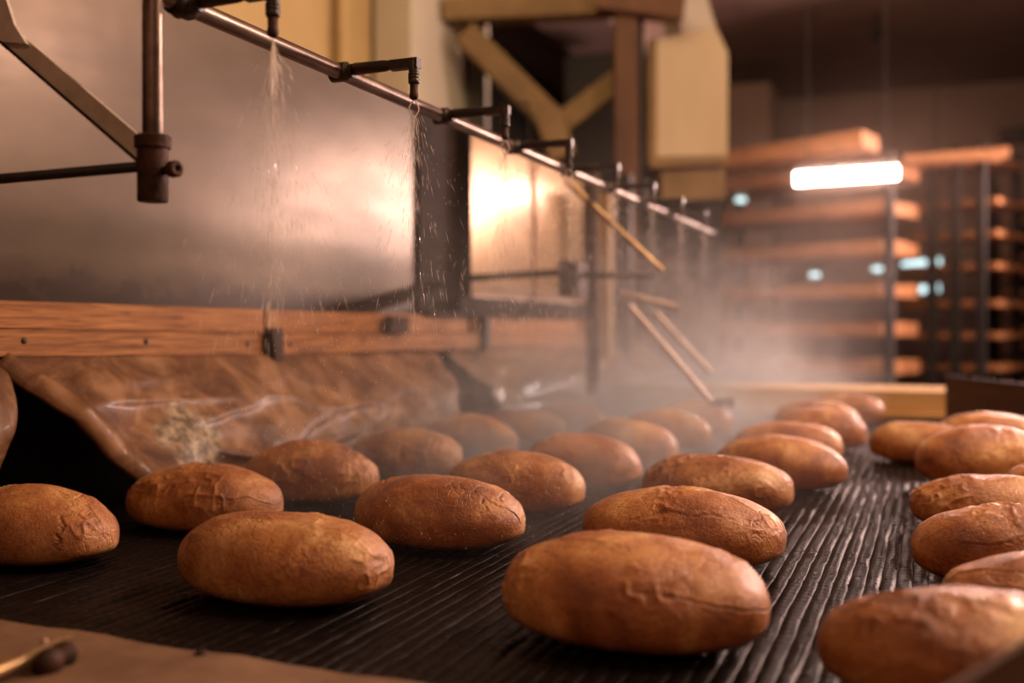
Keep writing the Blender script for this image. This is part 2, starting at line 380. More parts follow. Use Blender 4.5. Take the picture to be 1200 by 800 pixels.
# ---------------------------------------------------------------- loaves
def loaf_mesh(L, W, H, seed, nt_, na_):
    rs = np.random.RandomState(seed)
    T, A = np.meshgrid(np.linspace(-1, 1, nt_), np.linspace(0, 2*PI, na_, endpoint=False), indexing='ij')
    ph = T*PI/2; sx = np.sin(ph); r = np.cos(ph)**.85
    sa = np.sin(A); zl = .40*H
    blunt = 1 + .05*rs.randn()*sx
    X = sx*L/2; Y = np.cos(A)*r*W/2*blunt
    Z = np.where(sa > 0, np.abs(sa)*r*(H-zl), -zl*np.tanh(1.9*np.abs(sa))/np.tanh(1.9)*r**.7)
    N = np.stack([X/(L/2)**2, Y/(W/2)**2, Z/(H/2)**2], -1); N /= np.linalg.norm(N, axis=-1, keepdims=True)+1e-9
    P = np.stack([X, Y, Z], -1); off = rs.rand(3)*40
    up = np.clip((Z/zl+.55), 0, 1)
    d = .0045*fbm(P*11+off, 3)
    patch = np.clip((fbm(P*13+off*1.7, 2)-.12)*2.4, 0, 1)
    rid = 1-np.abs(vnoise(P*np.array([70, 95, 70])+off)); d += patch*(rid**4)*.0027 - patch*.0006
    d += .0007*fbm(P*60+off, 3)*(.35+patch)
    crack = np.zeros_like(d)
    for k in range(rs.randint(3, 6)):
        lengthwise = rs.rand() < .65
        wob = .11*fbm(np.stack([T*3+k*9, T*0+off[0]+k, T*0], -1), 5)
        wob2 = .22*fbm(np.stack([A*2.2+k*5, A*0+off[1]+k, A*0], -1), 5)
        if lengthwise:
            a0 = PI*(.12+.76*rs.rand()); dist = np.abs(A-(a0+wob*1.9+.25*T*rs.randn()))*W*.42*np.maximum(r, .12)
            c0, cw = rs.uniform(-.7, .7), rs.uniform(.25, .6); win = np.clip(1-(np.abs(T-c0)/cw)**4, 0, 1)
        else:
            t0 = rs.choice([-1, 1])*rs.uniform(.4, .75); dist = np.abs(T-(t0+wob2*.6))*L*.32
            c0, cw = PI*rs.uniform(.35, .65)*1.0 + (.4 if rs.rand() < .5 else PI*.3), rs.uniform(.4, .9); win = np.clip(1-(np.abs(A-c0)/cw)**4, 0, 1)
        wid = .0010*(.6+.8*np.abs(fbm(P*50+off, 2)))
        g = np.exp(-(dist/wid)**2)*win; g2 = np.exp(-(dist/(wid*4))**2)*win
        d += -.0018*g + .0006*g2*(1-g)
        crack = np.maximum(crack, g*(.5+.5*np.clip(vnoise(P*80+off)+.6, 0, 1)))
    rim = patch*np.clip(rid**10*0 + (vnoise(P*95+off*2) < -.55)*.7, 0, 1); crack = np.maximum(crack, rim*.6)
    P = P + N*(d*up)[..., None]; P[..., 2] += zl; P[..., 2] = np.maximum(P[..., 2], 0.)
    # collapse poles
    P[0] = P[0].mean(0); P[-1] = P[-1].mean(0)
    n, m = P.shape[:2]
    ii, jj = np.meshgrid(np.arange(n-1), np.arange(m), indexing='ij'); j2 = (jj+1) % m
    Fc = np.stack([ii*m+jj, (ii+1)*m+jj, (ii+1)*m+j2, ii*m+j2], -1).reshape(-1, 4)
    me = bpy.data.meshes.new('bread_loaf')
    me.vertices.add(n*m); me.vertices.foreach_set('co', P.reshape(-1).astype(np.float32))
    me.loops.add(len(Fc)*4); me.polygons.add(len(Fc))
    me.loops.foreach_set('vertex_index', Fc.reshape(-1).astype(np.int32))
    me.polygons.foreach_set('loop_start', np.arange(0, len(Fc)*4, 4, dtype=np.int32))
    me.polygons.foreach_set('use_smooth', np.ones(len(Fc), dtype=bool))
    me.update(calc_edges=True)
    at = me.attributes.new('crack', 'FLOAT', 'POINT'); at.data.foreach_set('value', crack.reshape(-1).astype(np.float32))
    me.materials.append(M['crust']); me.validate(); return me
GA, GB, GC, GD = ('loaves in the row right of the middle', 'loaves in the row under the spray nozzles', 'loaves in the row beside the plastic sheet', 'loaves in the rightmost row')
LOAVES = [
 ('A', -.274, .986, .266, .104, 0, 'largest front brown loaf, bottom centre, with a small wet glint on top'),
 ('A', -.305, 1.344, .268, .096, -3, 'long cracked loaf directly behind the largest front loaf'),
 ('A', -.334, 1.731, .255, .096, -4, 'cracked loaf third from the front beside the empty strip of belt'),
 ('A', -.270, 2.033, .255, .099, -12, 'glossy loaf fourth from the front, casting a black shadow on bare belt'),
 ('A', -.301, 2.407, .244, .097, -12, 'loaf fifth in the row beside the bare belt, peeping over the fourth'),
 ('A', -.259, 2.712, .232, .108, -12, 'shiny plump loaf sixth in the row beside the bare belt'),
 ('A', -.298, 3.044, .242, .105, -8, 'blurred loaf seventh in the row beside the bare belt, second to last'),
 ('A', -.243, 3.388, .235, .105, -12, 'farthest blurred loaf of the row beside the bare belt, before the pale board'),
 ('B', -.691, .993, .268, .098, 0, 'sharp orange brown loaf at lower left with a wrinkled right end'),
 ('B', -.654, 1.319, .263, .097, -3, 'sharp brown loaf in the picture middle with a flaky patch at its right end'),
 ('B', -.653, 1.615, .246, .099, -5, 'loaf in thin mist directly behind the one with the flaky right end'),
 ('B', -.630, 1.913, .240, .102, -6, 'misty loaf fourth from the front in the row under the nozzles'),
 ('B', -.630, 2.230, .235, .105, -6, 'misty loaf fifth from the front in the row under the nozzles'),
 ('B', -.625, 2.579, .230, .104, -4, 'blurred loaf sixth from the front in the mist under the nozzles'),
 ('B', -.635, 2.93, .230, .100, 0, 'farthest loaf in the mist under the last nozzles, right of the thin slanting rods'),
 ('C', -1.120, 1.027, .270, .097, 0, 'loaf cut off by the left edge of the picture'),
 ('C', -1.042, 1.289, .262, .099, 3, 'loaf lying against the bottom corner of the plastic sheet'),
 ('C', -1.028, 1.566, .255, .104, 4, 'dim loaf in mist before the plastic sheet, third from the left edge'),
 ('C', -1.005, 1.879, .245, .102, 0, 'dim misty loaf before the plastic sheet, fourth from the left edge'),
 ('C', -1.005, 2.195, .240, .103, 0, 'misty blurred loaf below the gap between the two plastic sheets'),
 ('C', -.982, 2.479, .240, .098, 0, 'faint loaf in thick mist before the shiny farther plastic sheet'),
 ('C', -.965, 2.800, .235, .094, 0, 'faintest loaf in the thickest mist, last beside the farther sheet'),
 ('D', .040, .928, .262, .091, 0, 'front tan loaf at bottom right, part hidden by the corner plate'),
 ('D', .142, 1.172, .262, .082, 4, 'glossy loaf second from front in right row, cut by the frame edge'),
 ('D', .110, 1.367, .262, .097, 3, 'glossy tan loaf third from the front in the rightmost row'),
 ('D', .100, 1.727, .262, .088, 2, 'loaf with a shiny split along its top, fourth in the rightmost row'),
 ('D', .240, 1.975, .24, .088, 5, 'loaf of which only the left tip shows at the right edge'),
 ('D', .102, 2.200, .262, .119, 14, 'tall pale topped loaf with shiny crust in the rightmost row'),
 ('D', -.020, 2.534, .225, .097, -8, 'pointed loaf left of the tall pale topped one on the right'),
 ('D', .140, 2.932, .245, .088, 0, 'farthest loaf of the rightmost row, before the brown board'),
]
for i, (row, x, y, L, H, yaw, lab) in enumerate(LOAVES):
    near = y < 1.8
    me = loaf_mesh(L, L*.56, H, 40+i*3, 230 if near else 110, 190 if near else 80)
    o = bpy.data.objects.new('bread_loaf', me); C.objects.link(o)
    o.location = (x, y, BZ+.0006); o.rotation_euler = (0, 0, math.radians(yaw))
    tag(o, lab, 'bread', {'A': GA, 'B': GB, 'C': GC, 'D': GD}[row])

# ---------------------------------------------------------------- left side rail of planks
RX = -1.35
def plank(u0, u1, z00, z01, z10, z11, x_front, th=.028):
    a = onX(u0, 384, x_front); b = onX(u1, 384, x_front)
    ps = [(x_front, a.y, CZ+z00), (x_front, a.y, CZ+z01), (x_front, b.y, CZ+z11), (x_front, b.y, CZ+z10)]
    return hexa([Vector(p) for p in ps] + [Vector((p[0]-th, p[1], p[2])) for p in ps])
rail = thing('wooden_rail', 'long oak rail of stacked planks along the left side above the belt', 'rail', (RX, 1.0, CZ))
for args in ((-170, 309, .004, .045, -.0112, .040, RX-.016), (312, 700, -.0112, .040, -.019, .034, RX-.016),
             (-170, 306, -.040, .0025, -.058, -.013, RX), (318, 700, -.060, -.0135, -.073, -.021, RX)):
    done('plank', plank(*args), M['oak'], rail, bevel=.0015)
for u, v in ((28, 399), (171, 400), (290, 403), (340, 404), (425, 399)):
    c = onX(u, v, RX)
    done('screw', lathe(c-Vector((.002, 0, 0)), (1, 0, 0), [(0, .0055), (.003, .0055), (.0045, .003)], 12), M['black_metal'], rail, smooth=True)
c = onX(316, 400, RX)
done('wedge', hexa([c+Vector((x, y, z)) for x in (.001, .02) for (y, z) in ((-.02, .03), (.02, .03), (.028, -.04), (-.004, -.04))]), M['rust'], rail, bevel=.002)
c = onX(462, 380, RX)
done('bracket', box_bm(c.x-.002, c.x+.02, c.y-.05, c.y+.05, c.z-.022, c.z+.022), M['rust'], rail, bevel=.003)
c = onX(566, 392, RX)
done('bracket', box_bm(c.x-.002, c.x+.02, c.y-.02, c.y+.02, c.z-.05, c.z+.06), M['black_metal'], rail, bevel=.003)

# black backdrop put in for the shade below the rail, and enclosure panels
PX = -1.42
y_post = onX(528, 300, -1.37).y
YE = onX(688, 300, PX).y
t = done('shade_backdrop', box_bm(PX-.09, PX-.03, .3, YE+.6, 0, CZ-.02), M['black']); tag(t, 'black backdrop put in for the shade below the oak rail beside the belt', 'panel')
def panel(name, y0, y1, label, seams=(), mat='steelpanel'):
    th = thing(name, label, 'panel', (PX, y0, CZ))
    done('sheet_metal', box_bm(PX-.004, PX, y0, y1, CZ-.02, CZ+.652), M[mat], th)
    done('top_edge', box_bm(PX-.02, PX+.006, y0, y1, CZ+.652, CZ+.668), M['mustard'], th, bevel=.003)
    for y in seams: done('seam', box_bm(PX, PX+.006, y-.008, y+.008, CZ+.0, CZ+.65), M['oak'], th)
    return th
panel('steel_panel', -.2, y_post-.06, 'large stained brown steel panel behind the first spray nozzles')
panel('steel_panel', y_post+.07, YE, 'bright steel panel with a lamp reflection, right of the dark post', seams=(onX(626, 300, PX).y,), mat='steelpanel_mistlit')
def angle_post(y, wy, label, z1=.65):
    th = thing('angle_post', label, 'post', (PX+.03, y, CZ))
    done('flange', box_bm(PX+.002, PX+.012, y-wy/2, y+wy/2, CZ-.04, CZ+z1), M['post_paint'], th, bevel=.001)
    done('web', box_bm(PX+.0125, PX+.06, y+wy/2-.01, y+wy/2, CZ-.04, CZ+z1), M['post_paint'], th, bevel=.001)
    done('foot', box_bm(PX+.002, PX+.07, y-wy*.7, y+wy*.9, CZ+.036, CZ+.05), M['post_paint'], th, bevel=.001)
angle_post(y_post, .27, 'dark steel post between the two steel panels')
angle_post(YE+.03, .16, 'dark steel post at the right end of the bright steel panel')
t = thing('ledge', 'steel ledge along the foot of the bright steel panel', 'ledge', (PX, y_post, CZ))
y0_, y1_ = y_post+.15, YE-.07
done('sloped_plate', hexa([Vector(p) for p in ((PX+.003, y0_, CZ+.155), (PX+.06, y0_, CZ+.105), (PX+.06, y1_, CZ+.105), (PX+.003, y1_, CZ+.155), (PX+.003, y0_, CZ+.151), (PX+.06, y0_, CZ+.101), (PX+.06, y1_, CZ+.101), (PX+.003, y1_, CZ+.151))]), M['steel_pale'], t)
done('skirt', box_bm(PX+.045, PX+.062, y0_-.1, y1_, CZ+.036, CZ+.100), M['post_paint'], t)
t = done('cross_strut', beam(onX(372, 377, -1.385), onX(512, 335, -1.385), .03, .035, up=(1, 0, 0)), M['post_paint'], bevel=.002)
tag(t, 'dark slanting strut rising from the oak rail to the dark post', 'strut')
t = thing('wire', 'thin dark wire hanging before the bright steel panel', 'wire', onX(623, 190, -1.3))
done('strand', tube(onX(619, 120, -1.3), onX(627, 345, -1.3), .0035, 8), M['post_paint'], t, smooth=True)
done('hanger', tube(onX(619, 120, -1.3), onX(619, 120, -1.3)+Vector((-.115, 0, -.0)), .004, 8), M['black_metal'], t)
done('hook', tube(onX(627, 345, -1.3), onX(605, 375, -1.3), .006, 8), M['post_paint'], t, smooth=True)

# plastic sheets hanging under the rail
def sheet(name, corners, n, m, amp, seed, label, edge=True, mat='sheet'):
    TL, TR, BL, BR = corners
    U, V = np.meshgrid(np.linspace(0, 1, n), np.linspace(0, 1, m), indexing='ij'); off = seed*7.7
    P = [np.asarray(q)[None, None] for q in (TL, TR, BL, BR)]; u_, v_ = U[..., None], V[..., None]
    G = P[0]*(1-u_)*(1-v_)+P[1]*u_*(1-v_)+P[2]*(1-u_)*v_+P[3]*u_*v_
    fold = fbm(np.stack([U*5+off+V*1.5, V*2.2, U*0+off], -1), 3)
    rid = 1-np.abs(fbm(np.stack([U*4+off, V*3, U*0+3*off], -1), 2))
    G[..., 0] += amp*V**.7*(fold + .8*rid**3) + .03*np.sin(V*PI)
    G[..., 2] += .010*np.sin(U*9+off)*V
    verts = [tuple(q) for q in G.reshape(-1, 3)]
    faces = [(i*m+j, i*m+j+1, (i+1)*m+j+1, (i+1)*m+j) for i in range(n-1) for j in range(m-1)]
    me = bpy.data.meshes.new(name); me.from_pydata(verts, [], faces); me.materials.append(M[mat])
    me.polygons.foreach_set('use_smooth', [True]*len(me.polygons)); me.update()
    th = thing(name, label, 'sheet', tuple(TL))
    o = bpy.data.objects.new('film', me); C.objects.link(o); o.parent = th; o.location = -th.location
    s = o.modifiers.new('s', 'SOLIDIFY'); s.thickness = .0015
    if edge:
        bm = bmesh.new(); prev = None
        for j in range(m):
            c = Vector(G[0, j]); q = [bm.verts.new(c+Vector(w_)) for w_ in ((.004, 0, .006), (.010, -.01, -.002), (.006, -.03, -.016), (-.004, -.03, -.018), (-.004, 0, 0))]
            if prev:
                for k in range(5): bm.faces.new((prev[k], prev[(k+1) % 5], q[(k+1) % 5], q[k]))
            else: bm.faces.new(q)
            prev = q
        bm.faces.new(prev[::-1])
        done('hem', bm, M['sheet'], th, smooth=True)
    return th
sheet('plastic_sheet', (onX(8, 416, RX-.005), onX(512, 413, RX-.005), onX(178, 572, -1.20), onX(528, 512, -1.17)), 110, 50, .032, 1,
      'crumpled brown plastic sheet hanging from the rail with a pale mouldy patch')
sheet('plastic_sheet', (onX(522, 412, RX-.005), onX(760, 398, RX-.005), onX(600, 505, -1.13), onX(800, 470, -1.13)), 90, 40, .05, 4,
      'shiny crumpled plastic sheet hanging farther along the rail in the mist', edge=False, mat='sheet_shiny')
sheet('plastic_sheet', (onX(-200, 430, RX-.005), onX(3, 421, RX-.005), onX(-220, 560, -1.26), onX(-3, 545, -1.29)), 40, 30, .008, 6,
      'edge of a plastic sheet at the far left of the picture below the rail', edge=False)

# ---------------------------------------------------------------- spray pipe and nozzles
SX, SZ = -.755, CZ+.353
boom = thing('spray_pipe', 'long slanting steel water pipe with spray nozzles above the belt', 'pipe', (SX, .8, SZ))
o = done('pipe', tube((SX, .45, SZ), (SX, 3.82, SZ), .0105, 24), M['pipe'], boom, smooth=True); smooth_by_angle(o)
for y in (.90,):
    done('coupling', lathe((SX, y-.02, SZ), (0, 1, 0), [(0, .0135), (.004, .015), (.03, .015), (.034, .0135)]), M['black_metal'], boom, smooth=True)
done('end_cap', lathe((SX, 3.82, SZ), (0, 1, 0), [(0, .013), (.02, .013), (.024, .010)]), M['black_metal'], boom, smooth=True)
NOZ = [.902+.318*i for i in range(8)]; TX, TZ = -.64, CZ+.305
def nozzle(y):
    bm = lathe((SX-.014, y, SZ), (1, 0, 0), [(0, .010), (.002, .0135), (.026, .0135), (.030, .0095), (.034, .0095), (.036, .0095)], 20)
    lathe((SX+.022, y, SZ+.002), (1, 0, 0), [(0, .0068), (.002, .0084), (.048, .0078), (.056, .0064), (.062, .0060)], 20, bm)
    hexa([Vector((x, yy, z)) for x in (SX+.080, SX+.1225) for (yy, z) in ((y-.0065, SZ-.0055), (y+.0065, SZ-.0055), (y+.0065, SZ+.0075), (y-.0065, SZ+.0075))], bm)
    lathe((TX, y, SZ+.006), (0, 0, -1), [(0, .0066), (.002, .0076), (.018, .0070)], 20, bm)
    o = done('nozzle', bm, M['plastic_black'], boom); smooth_by_angle(o)
    cb = lathe((TX, y, SZ-.012), (0, 0, -1), [(0, .0066), (.001, .0079), (.003, .0079), (.0038, .0068), (.0046, .0079), (.007, .0079), (.0078, .0068), (.0086, .0079), (.013, .0077), (.015, .006)], 20)
    c = done('collar', cb, M['plastic_black'], o, smooth=True)
    tb = lathe((TX, y, SZ-.026), (0, 0, -1), [(0, .0056), (.012, .0054), (.014, .0062), (.019, .0058), (.0215, .0035)], 20)
    c = done('tip', tb, M['rust'], o, smooth=True)
    return o
for y in NOZ: nozzle(y)

# ---------------------------------------------------------------- hanger brackets
def hanger(x, y, label, s=1.0):
    th = thing('support_bracket', label, 'bracket', (x, y, CZ+.16))
    o = done('hanger_pipe', tube((x, y, CZ+.19), (x, y, CZ+2.29), .0108, 20), M['pipe'], th, smooth=True); smooth_by_angle(o)
    sl = done('sleeve', lathe((x, y, CZ+.132), (0, 0, 1), [(0, .0150), (.002, .0158), (.056, .0158), (.0565, .0185), (.068, .0190), (.070, .0160)], 28), M['rust'], th); smooth_by_angle(sl)
    done('set_screw', lathe((x+.014, y, CZ+.164), (1, -.25, 0), [(0, .0045), (.012, .0045), (.0122, .0078), (.015, .0088), (.022, .0088), (.024, .0070), (.0241, .0035), (.021, .0030)], 20), M['rust'], sl, smooth=True)
    done('rod', tube((x-.014, y, CZ+.170), (PX+.004, y-.005, CZ+.163), .0058, 16), M['black_metal'], th, smooth=True)
    A = Vector((x-.016, y, CZ+.180)); B = Vector((PX+.05, y, CZ+.63))
    A = Vector((x-.012, y, CZ+.186)); B = onY(-5, 28, y); B = A + (B-A)*2.4
    done('brace', beam(A, B, .004, .021, up=(0, 1, 0) if False else (0, 0, 1)), M['grey_bar'], th, bevel=.0008)
    gp = [onY(a__, b__, y-.004) for a__, b__ in ((-60, -60), (4, -20), (20, 30), (34, 52), (6, 50), (-60, 0))]
    bm = bmesh.new(); f1 = [bm.verts.new(p) for p in gp]; f2 = [bm.verts.new(p+Vector((0, -.004, 0))) for p in gp]
    bm.faces.new(f1); bm.faces.new(f2[::-1])
    for i_ in range(6): bm.faces.new((f1[i_], f2[i_], f2[(i_+1) % 6], f1[(i_+1) % 6]))
    done('gusset', bm, M['grey_bar'], th)
    nrm = (B-A).normalized().cross(Vector((0, 1, 0))).normalized()
    if nrm.z > 0: nrm = -nrm
    done('brace_edge', beam(A+nrm*.0118+Vector((0, .006, 0)), B+nrm*.0118+Vector((0, .006, 0)), .018, .0035, up=nrm), M['black_metal'], th)
    return th
h1 = hanger(SX-.0, onX(179, 200, SX).y, 'rusty clamp on a hanging steel pipe with slanted brace, upper left')
# far bracket: a square clamp block and rod before the bright panel
t = thing('support_bracket', 'dark clamp block with a level rod before the bright steel panel', 'bracket', onX(675, 325, -1.0))
c = onX(672, 326, -1.0)
done('clamp_block', box_bm(c.x-.03, c.x+.03, c.y-.05, c.y+.05, c.z-.055, c.z+.05), M['rust'], t, bevel=.004)
done('rod', tube(c+Vector((-.02, 0, .02)), onX(548, 326, -1.36), .011, 12), M['black_metal'], t, smooth=True)
done('rod', tube(c+Vector((-.02, 0, .01)), c+Vector((.25, .02, .005)), .009, 12), M['black_metal'], t, smooth=True)
c2 = onX(697, 216, -1.0)
done('hanger_pipe', tube((c.x+.01, c.y+.16, BZ+.1), (c.x+.01, c.y+.16, c2.z+.03), .020, 14), M['rust'], t, smooth=True)
def bar(name, a, b, r, mat, label, cat='rod'):
    o = done(name, tube(a, b, r, 12), M[mat], smooth=True); smooth_by_angle(o); tag(o, label, cat); return o
bar('thin_rod', atd(664, 212, 2.6), atd(776, 317, 2.6), .0085, 'brass', 'thin brownish rod slanting down right from under the nozzles')
bar('thin_rod', atd(738, 358, 2.9), atd(833, 470, 2.9), .0085, 'steel_pale', 'longer left one of two parallel pale rods slanting into the mist')
bar('thin_rod', atd(768, 366, 3.2), atd(832, 436, 3.2), .0085, 'steel_pale', 'shorter right one of two parallel pale rods slanting into the mist')
bar('thin_rod', atd(726, 343, 3.1), atd(792, 359, 3.1), .010, 'steel_pale', 'short pale level rod above the two slanting rods')
t = thing('rod_clamp', 'small metal clamp at the lower end of the long slanting rod', 'clamp', atd(845, 470, 2.9))
done('body', lathe(atd(845, 471, 2.9), (1, .2, 0), [(-.035, .006), (-.03, .010), (.02, .010), (.022, .014), (.035, .014), (.037, .008)]), M['black_metal'], t, smooth=True)
done('bolt', lathe(atd(851, 474, 2.87), (0, -1, .3), [(0, .006), (.006, .006), (.009, .003)]), M['steel_pale'], t, smooth=True)
# machinery frame at the far left end
for (u0, u1, v0, v1, d, mat, lab) in ((703, 718, 225, 470, 4.4, 'mustard', 'narrow tan upright behind the dark end post'),
                                 (724, 742, 205, 470, 4.7, 'black_metal', 'narrow black upright in the mist behind the slanting rods')):
    a, b = atd(u0, v0, d), atd(u1, v1, d)
    o = done('upright', box_bm(a.x, b.x, a.y-.03, a.y+.03, b.z, a.z), M[mat], bevel=.004); tag(o, lab, 'post')
t = thing('dark_backing', 'dark machine body added for contrast behind the far spray nozzles, left of the racks', 'backing', atd(775, 700, 5.25))
t.location.z = 0  # black block added as a dark background for the far sprays
A_, B_ = atd(702, 240, 5.2), atd(846, 240, 5.2)
def slab(a_, b_, z0, z1, dep, off=0.):
    f_ = Vector((-SN, CS, 0))
    q_ = [Vector((a_.x, a_.y, z0))+f_*off, Vector((b_.x, b_.y, z0))+f_*off, Vector((b_.x, b_.y, z1))+f_*off, Vector((a_.x, a_.y, z1))+f_*off]
    return hexa(q_ + [p_+f_*dep for p_ in q_])
done('body', slab(A_, B_, 0, atd(775, 236, 5.2).z, .5), M['black'], t, bevel=.01)
for (u0, v0, u1, v1) in ((730, 262, 744, 300), (770, 300, 800, 312), (800, 330, 815, 372)):
    a_, b_ = atd(u0, v0, 5.2), atd(u1, v1, 5.2)
    done('fitting', slab(a_, b_, b_.z, a_.z, .05, -.06), M['rust'], t, bevel=.006)

# ---------------------------------------------------------------- far end boards
a = atd(700, 455, 3.75)
yb = 3.68
t = thing('pale_board', 'pale yellow wooden board lying across the far end of the belt', 'board', (-.35, yb, BZ+.05))
def brd(x0, x1, y0, y1, z0, z1, nm='plank', mat='palewood'):
    return done(nm, box_bm(x0, x1, y0, y1, z0, z1), M[mat], t, bevel=.002)
brd(-1.1, .075, yb, yb+.35, BZ+.025, BZ+.098); brd(-1.0, .06, yb-.03, yb+.3, BZ+.010, BZ+.0245)
t2 = onY(1108, 443, 3.42)
t = thing('brown_board', 'upright dark brown board at the far right end of the belt', 'board', (t2.x, 3.42, BZ))
c3, c4 = onY(1108, 442, 3.42), onY(1290, 462, 3.05)
done('panel', hexa([Vector((c3.x, c3.y, BZ-.01)), Vector((c4.x, c4.y, BZ-.01)), Vector((c4.x, c4.y, c4.z)), Vector((c3.x, c3.y, c3.z))] + [Vector((c3.x, c3.y+.025, BZ-.01)), Vector((c4.x, c4.y+.025, BZ-.01)), Vector((c4.x, c4.y+.025, c4.z)), Vector((c3.x, c3.y+.025, c3.z))]), M['brownboard'], t, bevel=.002)
done('top_edge', hexa([Vector((c3.x-.002, c3.y-.004, c3.z+.0005)), Vector((c4.x, c4.y-.004, c4.z+.0005)), Vector((c4.x, c4.y-.004, c4.z+.006)), Vector((c3.x-.002, c3.y-.004, c3.z+.006))] + [Vector((c3.x-.002, c3.y+.03, c3.z+.0005)), Vector((c4.x, c4.y+.03, c4.z+.0005)), Vector((c4.x, c4.y+.03, c4.z+.006)), Vector((c3.x-.002, c3.y+.03, c3.z+.006))]), M['rust'], t)

# ---------------------------------------------------------------- background structures, left
a, b = onX(452, 0, -2.33), onX(547, 0, -2.33)
t = done('wall_column', box_bm(-2.39, -2.2, a.y, b.y, 0, CZ+2.28), M['whitecol'], bevel=.02); tag(t, 'white painted column left of the dark machinery opening', 'column')
for (u, lab) in ((400, 'faint vertical pipe on the yellow wall left of the white column'),):
    c = onX(u, 50, -2.36); o = done('wall_pipe', tube((c.x, c.y, 0), (c.x, c.y, CZ+2.28), .025), M['yellowwall'], smooth=True); tag(o, lab, 'pipe')
t = thing('timber_frame', 'mustard coloured timber frame with crossed braces behind the nozzles', 'frame', atd(650, 150, 5.0))
def tb(u0, v0, u1, v1, d, wpx, mat='mustard', dep=.12, nm='brace', par=None):
    A_, B_ = atd(u0, v0, d), atd(u1, v1, d); fw = Vector((-SN, CS, 0))
    return done(nm, beam(A_, B_, dep, wpx/F*d, up=(B_-A_).cross(fw)), M[mat], par or t, bevel=.006)
tb(520, 14, 760, 4, 5.0, 26, nm='top_beam')
tb(545, 40, 655, 150, 5.0, 28)
tb(652, 150, 735, 86, 5.1, 24)
tb(560, 6, 560, 240, 5.25, 18, 'darkgrey', nm='post')
tb(640, 132, 660, 185, 4.95, 30, nm='gusset')
t = thing('steel_column', 'rust brown steel column between the timber frame and cream duct', 'column', atd(738, 300, 4.9))
tb(733, -60, 733, 330, 4.9, 26, 'brownsteel', nm='shaft'); tb(747, -60, 747, 330, 4.97, 12, 'black', nm='web')
tb(700, 0, 800, 12, 4.85, 26, 'brownsteel', nm='cap')
t = thing('cream_duct', 'cream painted metal duct box with sloped shoulder, top centre', 'duct', atd(806, 180, 5.0))
fwd = Vector((-SN, CS, 0)); rgt = Vector((CS, SN, 0))
def prism(pts_, d, dep):
    f = [atd(u, v, d) for u, v in pts_]; bm = bmesh.new()
    A_ = [bm.verts.new(p) for p in f]; B_ = [bm.verts.new(p+fwd*dep) for p in f]; n = len(f)
    bm.faces.new(A_); bm.faces.new(B_[::-1])
    for i in range(n): bm.faces.new((A_[i], B_[i], B_[(i+1) % n], A_[(i+1) % n]))
    return bm
done('box', prism([(766, 48), (838, 30), (853, 62), (853, 182), (764, 184)], 5.0, .45), M['cream'], t, bevel=.015)
done('shoulder', prism([(775, -40), (818, -40), (838, 29), (800, 39)], 5.05, .35), M['whitecol'], t, bevel=.01)
done('flange', prism([(762, 185), (855, 183), (855, 192), (762, 196)], 4.96, .45), M['mustard'], t, bevel=.004)
done('corner_strip', prism([(761, 46), (770, 44), (770, 186), (761, 188)], 4.98, .1), M['mustard'], t, bevel=.003)
done('lower_box', prism([(775, 197), (850, 193), (850, 232), (775, 236)], 5.0, .4), M['mustard'], t, bevel=.01)
t = done('grey_cabinet', box_bm(*(lambda p, q: (p.x, q.x+.25, p.y, p.y+.3, 0, p.z))(atd(662, 66, 6.3), atd(712, 66, 6.3))), M['darkgrey'], bevel=.01)
tag(t, 'dull grey cabinet in the dark opening behind the timber frame', 'cabinet')
t = done('grey_hood', box_bm(*(lambda p, q: (p.x, q.x, p.y, p.y+.5, 0, p.z))(atd(855, 100, 8.9), atd(905, 190, 8.9))), M['backwall'], bevel=.02)
tag(t, 'brown-grey box hood behind the cream duct', 'hood')

# ---------------------------------------------------------------- racks
DR = Vector((.922, -.388, 0)); DN = Vector((.388, .922, 0))
def obox(o, l0, l1, n0, n1, z0, z1, bm=None):
    P = lambda l, n, z: Vector((o.x, o.y, 0)) + DR*l + DN*n + Vector((0, 0, z))
    return hexa([P(l0, n0, z0), P(l1, n0, z0), P(l1, n0, z1), P(l0, n0, z1), P(l0, n1, z0), P(l1, n1, z0), P(l1, n1, z1), P(l0, n1, z1)], bm)
def rack(o, l0, l1, posts, zs, th, label, depth=.6, mat='rackwood', bow=0):
    t_ = thing('bread_rack', label, 'rack', (o.x, o.y, 0), 'racks of wooden boards at the back')
    for p in posts:
        for n in (-.03, depth):
            done('post', obox(o, p-.028, p+.028, n-.02, n+.02, 0, zs[-1]+.12), M['black'], t_)
    for z in zs:
        for k in range(3):
            done('board', obox(o, l0+random.uniform(-.05, .04), l1+random.uniform(-.01, .01), .02+k*.19, .195+k*.19, z, z+th+random.uniform(-.006, .006)), M[mat], t_, bevel=.004)
    return t_
o1 = atd(1035, 300, 6.3)
zA = [CZ+(384-v)/F*6.3 for v in (582, 534, 486, 440, 394, 347, 296, 248, 203)]
rack(o1, -1.75, -.02, (-1.4, .05), zA, .085, 'dark framed rack of thick wooden boards behind the glowing tube lamp')
o2 = atd(1062, 300, 6.9)
zB = [CZ+(384-v)/F*6.9 for v in (480, 432, 396, 360, 318, 282, 246, 200)]
rack(o2, .0, .58, (.34, .50), zB, .035, 'narrow dark rack with crowded black posts at the right', mat='rackwood')
o3 = atd(1168, 300, 7.9)
zC = [CZ+(384-v)/F*7.9 for v in range(450, 230, -21)]
rack(o3, .0, 1.2, (.0, 1.15), zC, .03, 'far rack with thin closely spaced shelves at the right edge')
t = thing('roof_timber', 'slanted orange wooden board lying on top of the rack', 'board', atd(930, 185, 6.2))
